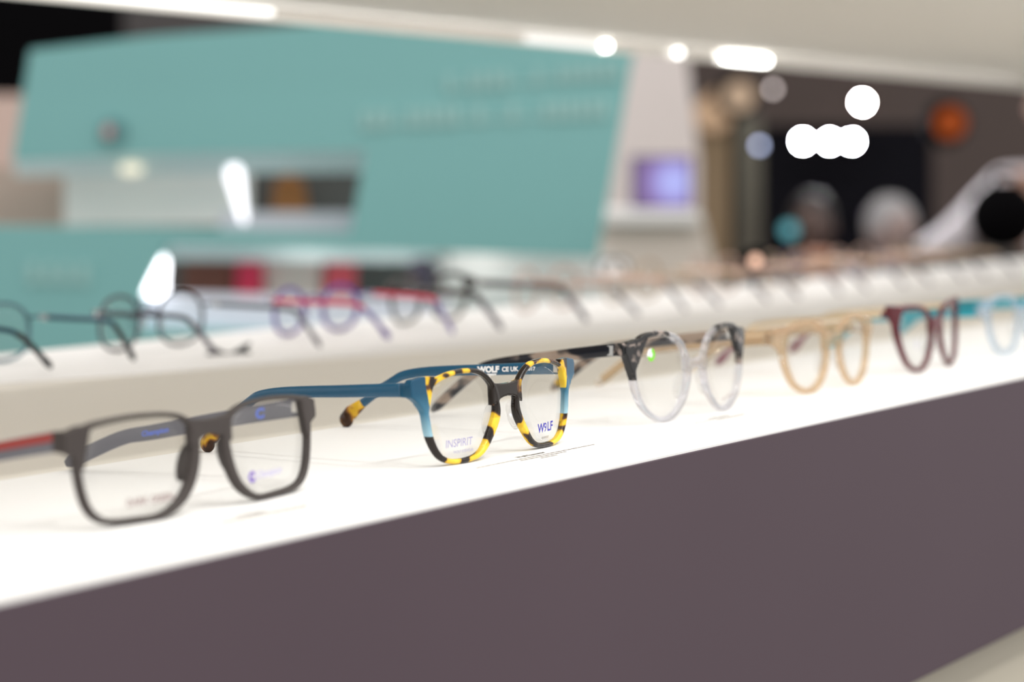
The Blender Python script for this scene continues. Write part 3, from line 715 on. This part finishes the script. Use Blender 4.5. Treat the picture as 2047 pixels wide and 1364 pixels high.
def screen_mat():
    m = bpy.data.materials.new('screen_picture'); N, K = nodes(m); N.clear()
    tc = N.new('ShaderNodeTexCoord'); vm = N.new('ShaderNodeVectorMath'); vm.operation = 'DISTANCE'; vm.inputs[1].default_value = (.028, 0, .066)
    K.new(tc.outputs['Object'], vm.inputs[0])
    c = ramp(N, K, vm.outputs['Value'], [(0, L(195, 200, 255)), (.025, L(180, 184, 250)), (.05, L(160, 140, 205)), (.075, L(130, 108, 150)), (1, L(120, 90, 120))])
    e = N.new('ShaderNodeEmission'); e.inputs[1].default_value = 1.0; K.new(c, e.inputs[0])
    o = N.new('ShaderNodeOutputMaterial'); K.new(e.outputs[0], o.inputs[0]); return m
spart('display_panel', rect(1268, 317, 1378, 412), 4.895, .004, screen_mat())
# columns and black video wall
tag(ground(facing('column', [(1396, 230), (1462, 230), (1462, 1300), (1396, 1300)], 7.0, .25, mat('brown_column', L(134, 114, 88), .8))), 'brown column between the white wall and the black video wall', 'column')
tag(ground(facing('column', [(1462, 235), (1522, 235), (1522, 1300), (1462, 1300)], 7.4, .25, mat('olive_column', L(104, 102, 92), .8))), 'greyish olive column at the left edge of the black video wall', 'column')
vw = ground(facing('video_wall', rect(1520, 250, 1864, 1350), 8.0, .12, mat('black_video_wall', (.0022, .002, .004, 1), .8, 0, .1, 5, 0, .1))); tag(vw, 'large black video wall below a row of white lamps', 'screen')
tag(facing('banner', [(1382, 215), (1452, 160), (1512, 176), (1500, 222), (1440, 262), (1400, 262)], 6.975, .03, mat('tan_banner', L(205, 172, 140), .8)), 'tan hanging banner above the brown column', 'banner')
# lamps in the dark
def bulb(x, y, D, r, col, st, lbl, nm='stage_lamp', pole=False):
    root = empty(nm, tuple(at(x, y, D)), YAW-math.pi/2, label=lbl, cat='lamp')
    MB().ball((0, 0, 0), r, 10).build('bulb', emis(nm+'_glow', col, st), root, True, 1.0)
    k = max(r, .01)
    MB().ring([[Vector((math.cos(2*math.pi*q/14)*rr, yy, math.sin(2*math.pi*q/14)*rr)) for q in range(14)] for rr, yy in ((k*1.3, k*.4), (k*1.5, k*1.5), (k*.9, k*3), (k*.5, k*3.4))]).build('housing', M_BLACK, root, True, 1.0)
    if pole: MB().tube([(0, k*3, 0), (0, k*3, -root.location.z)], .012, 8).build('pole', M_BLACK, root, True, 1.0)
    return root
W1 = (1, 1, 1, 1)
bulb(1724, 205, 7.6, .0145, (1, .98, .95, 1), 800, 'upper white spotlight above the black video wall')
for i, x in enumerate((1605, 1659, 1703)):
    bulb(x, 283, 7.7, .0145, (.95, .97, 1, 1), 800, ['left', 'middle', 'right'][i]+' lamp of the three touching white lamps on the black video wall')
bulb(1545, 178, 7.6, .0105, (1, .87, .84, 1), 4.2, 'dim pinkish grey lamp below the edge strip')
bulb(1518, 291, 7.2, .0105, (.62, .70, 1, 1), 5.5, 'dim blue lamp left of the three white lamps')
bulb(1900, 245, 7.0, .050, (1, .2, .05, 1), .30, 'soft orange lamp right of the black video wall')
bulb(1478, 192, 6.6, .046, (1, .72, .5, 1), .5, 'soft warm tan lamp in front of the tan banner', pole=True)
bulb(1578, 460, 6.4, .022, (.25, .75, .85, 1), .7, 'small teal lamp on a pole before the black video wall', pole=True)
bulb(1745, 432, 7.9, .03, (.62, .45, .8, 1), .25, 'dim purple lamp low on the right half of the black video wall')
pl = bulb(1510, 521, 2.45, .006, (1, .62, .45, 1), 1.8, 'tiny coppery painted glint on an added stem at the rear edge of the far deck', 'painted_glint')  # glowing point for a frame glint; its housing and stem are made up
MB().tube([(0, .004, -.004), (0, .004, TZ-pl.location.z)], .0015, 8).build('added_stem', M_BLACK, pl, True, 1.0)
for i, x in enumerate((1214, 1240)):  # glowing points standing in for glints on glass
    bulb(x, 536, 3.35, .010, (1, 1, 1, 1), 1.0, ['left', 'right'][i]+' one of two pale round painted glass glints at the foot of the teal unit', 'painted_glint')

# ------------------------------------------------------------------ people, far out of focus
def skin_body(name, joints, links, m, parent, root_i=0, sub=2):
    me = bpy.data.meshes.new(name); me.from_pydata([j[0] for j in joints], links, []); me.update()
    o = bpy.data.objects.new(name, me); COL.objects.link(o); o.parent = parent; me.materials.append(m)
    s = o.modifiers.new('skin', 'SKIN'); s.use_smooth_shade = True
    for i, j in enumerate(joints):
        v = me.skin_vertices[0].data[i]; r = j[1]; v.radius = (r, r) if not isinstance(r, tuple) else r
        v.use_root = (i == root_i)
    sb = o.modifiers.new('sub', 'SUBSURF'); sb.levels = sb.render_levels = sub
    return o
def person(loc, yaw, label, skin, shirt, trousers, hair, seated=True, arms=None, hs=1.0, headtilt=0):
    """built facing -Y in its own frame, hips at seat height when seated"""
    r = empty('person', loc, yaw, label=label, cat='person')
    hz = .50 if seated else .92
    ms, mh = mat('skin', L(*skin), .5), mat('hair', L(*hair), .6)
    mc, mt = mat('shirt', L(*shirt), .8), mat('trousers', L(*trousers), .8); mshoe = mat('shoes', L(30, 28, 28), .6)
    S_ = hz+.50
    arms = arms or {-1: [(-.22, -.04, S_-.26), (-.20, -.26, S_-.36)], 1: [(.22, -.04, S_-.26), (.20, -.26, S_-.36)]}
    J = [((0, 0, hz), (.15, .11)), ((0, 0, hz+.18), (.13, .10)), ((0, 0, hz+.38), (.16, .11)), ((0, 0, S_), (.09, .08)), ((0, -.01, S_+.07), .055), ((0, -.015, S_+.12), .055)]
    E = [(0, 1), (1, 2), (2, 3), (3, 4), (4, 5)]
    cloth = [J[0], J[1], J[2], ((0, 0, S_-.01), (.085, .075))]; CE = [(0, 1), (1, 2), (2, 3)]
    for s in (-1, 1):
        el, ha = [Vector(p) for p in arms[s]]
        n = len(J); sh_ = Vector((s*.18, 0, S_-.05))
        J += [(tuple(sh_), .06), (tuple(el), .045), (tuple(ha), .028)]; E += [(2, n), (n, n+1), (n+1, n+2)]
        d = (ha-el).normalized(); sd = d.cross(Vector((0, 0, 1))).normalized(); palm = ha+d*.05
        J.append((tuple(palm), (.036, .018))); E.append((n+2, n+3))
        for k in range(4):
            o = sd*(k-1.5)*.02; ln = (.062, .075, .07, .055)[k]
            m_ = len(J)
            J += [(tuple(palm+d*.04+o), .009), (tuple(palm+d*(.04+ln*.5)+o+Vector((0, 0, -.008))), .0085), (tuple(palm+d*(.04+ln)+o+Vector((0, 0, -.022))), .007)]
            E += [(n+3, m_), (m_, m_+1), (m_+1, m_+2)]
        m_ = len(J); J += [(tuple(ha+d*.03+sd*s*.03), .011), (tuple(ha+d*.07+sd*s*.05), .009)]; E += [(n+2, m_), (m_, m_+1)]
        c = len(cloth); cloth += [(tuple(sh_), .072), (tuple(el), .056), (tuple(el.lerp(ha, .88)), .042)]; CE += [(2, c), (c, c+1), (c+1, c+2)]
        # legs
        n = len(J)
        if seated: K_ = [(s*.10, -.04, hz), (s*.12, -.42, hz+.02), (s*.12, -.40, .08), (s*.12, -.54, .04)]
        else: K_ = [(s*.10, 0, hz-.05), (s*.11, -.02, .48), (s*.11, .02, .08), (s*.12, -.14, .035)]
        J += [(K_[0], .085), (K_[1], .055), (K_[2], .035), (K_[3], .03)]; E += [(0, n), (n, n+1), (n+1, n+2), (n+2, n+3)]
        c = len(cloth)
        lg = [((s*.03, 0, hz), .09), (K_[0], .095), (K_[1], .068), (tuple(Vector(K_[2])+Vector((0, 0, .03))), .055)]
        skin_body('trouser_leg', lg, [(0, 1), (1, 2), (2, 3)], mt, r)
        MB().ball(tuple((Vector(K_[2])+Vector(K_[3]))/2+Vector((0, 0, -.0))), 1, 8, (.05, .13, .055)).build('shoe', mshoe, r, True, 1.0)
    skin_body('body', J, E, ms, r); skin_body('shirt', cloth, CE, mc, r)
    hd = Vector((0, -.03, S_+.21))
    h = MB().ball((0, 0, 0), 1, 12)
    vs = []
    for v in h.v:
        x, y, z = v.x*.076, v.y*.095, v.z*.115
        if z < 0: x *= 1+z*2.2; y = y*(1+z*1.2)-abs(z)*.08
        vs.append(Vector((x, y, z))+hd)
    h.v = vs
    h.tube([hd+Vector((0, -.088, .015)), hd+Vector((0, -.112, -.02)), hd+Vector((0, -.092, -.03))], [.008, .014, .008], 8)
    for s in (-1, 1): h.ball(hd+Vector((s*.077, 0, -.005)), 1, 6, (.012, .02, .032))
    h.tube([hd+Vector((-.024, -.088, -.055)), hd+Vector((0, -.096, -.057)), hd+Vector((.024, -.088, -.055))], .006, 6)
    h.build('head', ms, r, True, 1.0)
    for s in (-1, 1): MB().ball(hd+Vector((s*.03, -.085, .012)), .012, 6).build('eye', mat('eye', L(40, 30, 26), .2), r, True, 1.0)
    hr = MB().ball(hd+Vector((0, .018, .03)), 1, 12, (.086, .098, .105))
    hr.build('hair', mh, r, True, 1.0)
    return r
def stool(loc, h, lbl):
    r = empty('stool', loc, label=lbl, cat='stool')
    MB().tube([(0, 0, h-.05), (0, 0, h)], .19, 20).build('seat', M_BLACK, r, False, 1.0)
    for a in range(4):
        c, s = math.cos(a*1.5708+.78), math.sin(a*1.5708+.78)
        MB().tube([(c*.12, s*.12, h-.05), (c*.2, s*.2, .0)], .014, 8).build('leg', M_STEEL, r, True, 1.0)
def head_at(px, py, D, hz=.50):
    p = at(px, py, D); return p
def seat_person(px, py, D, yaw, *a, **k):
    p = at(px, py, D); off = p.z-(.50+.50+.21)   # raise the figure so its head sits at this point
    q = (p.x, p.y, off)
    r = person(q, yaw, *a, **k)
    return r, off
FACE = YAW-math.pi/2
for px, py, D, yaw, lab, sk, shc, tr, hr in [
    (1776, 468, 6.3, FACE+.3, 'seated grey-haired person in a lavender shirt before the black video wall', (150, 130, 125), (150, 150, 190), (50, 50, 60), (150, 148, 150)),
    (1624, 452, 7.2, FACE-.2, 'seated person with dark hair and a dull pink shirt, left before the black video wall', (96, 76, 70), (150, 112, 102), (40, 40, 50), (40, 34, 34))]:
    r, off = seat_person(px, py, D, yaw, lab, sk, shc, tr, hr)
    r.location.z = 0; sc = (off+1.21)/1.21; r.scale = (sc, sc, sc)
    st = stool((r.location.x, r.location.y, 0), .40*sc, 'black stool under the '+lab.split(' before')[0].split(', left')[0].split(' behind')[0])
# podium and person in a white shirt at the right edge, arm reaching down to the left
p = at(2112, 372, 7.3); H_ = p.z-.95
pd = empty('podium', (p.x, p.y, 0), FACE, label='low dark podium carrying the person in the white shirt', cat='podium')
MB().box((-.3, -.72, 0), (.3, .34, H_-.002)).build('platform', mat('podium_paint', L(60, 54, 52), .7), pd, False, 1.0)
person((p.x, p.y, H_), FACE-.5, 'person in a white shirt at the right edge reaching down towards the left', (170, 130, 112), (205, 200, 205), (30, 30, 34), (60, 42, 34),
       arms={-1: [(-.30, -.08, .80), (-.46, -.18, .68)], 1: [(.24, .0, .72), (.2, -.2, .62)]})
stool((p.x, p.y, H_), .40, 'black stool on the podium under the person in the white shirt')
bp = at(2004, 507, 4.72); bp.z = at(2004, 507, 4.6).z
bk = empty('backpack', (bp.x, bp.y, bp.z+.011), FACE, label='black rounded bag standing on the dark side table at the right edge', cat='bag')
q = MB().ball((0, 0, .065), 1, 12, (.075, .06, .075)); q.build('bag_body', M_BLACK, bk, True, 1.0)
MB().tube([(-.03, -.02, .13), (-.02, -.02, .155), (.02, -.02, .155), (.03, -.02, .13)], .006, 8).build('handle', M_BLACK, bk, True, 1.0)
tb = ground(facing('side_table', [(1850, 507), (2120, 507), (2120, 1300), (1850, 1300)], 4.6, .3, mat('dark_table', L(70, 64, 60), .7))); tag(tb, 'dark side table under the black bag at the right edge', 'table')

# a counter with glasses cases in front of the video wall
cq = ground(facing('counter', rect(1535, 552, 1885, 1400), 5.5, .22, mat('taupe_counter', L(120, 108, 100), .7))); tag(cq, 'low taupe counter below the black video wall, mostly hidden by the far deck', 'counter')
for x, ww, hh, col, lbl in [(1588, 44, 42, (84, 62, 92), 'dark violet glasses case at the left end of the taupe counter'), (1634, 50, 48, (196, 140, 112), 'tan orange glasses case second on the taupe counter'),
                            (1694, 46, 26, (190, 180, 196), 'pale lilac glasses case in the middle of the taupe counter'), (1790, 60, 30, (120, 120, 140), 'slate grey glasses case right of the lilac one on the taupe counter'),
                            (1850, 46, 40, (120, 122, 160), 'lavender blue glasses case at the right end of the taupe counter')]:
    b0 = at(x, 552, 5.56); k = 5.56/FPX; sx_, sz_ = ww*k, hh*k
    e = empty('glasses_case', (b0.x, b0.y, at(x, 552, 5.5).z+.001), FACE, label=lbl, cat='case', group='cases on the taupe counter')
    m = mat('case_shell', L(*col), .5)
    o = MB().box((-sx_/2, -.03, 0), (sx_/2, .03, sz_*.6)).build('case_base', m, e, False, 1.0); bevel(o, .006, 3)
    o = MB().box((-sx_/2, -.03, sz_*.6), (sx_/2, .03, sz_)).build('lid', m, e, False, 1.0); bevel(o, .008, 3)
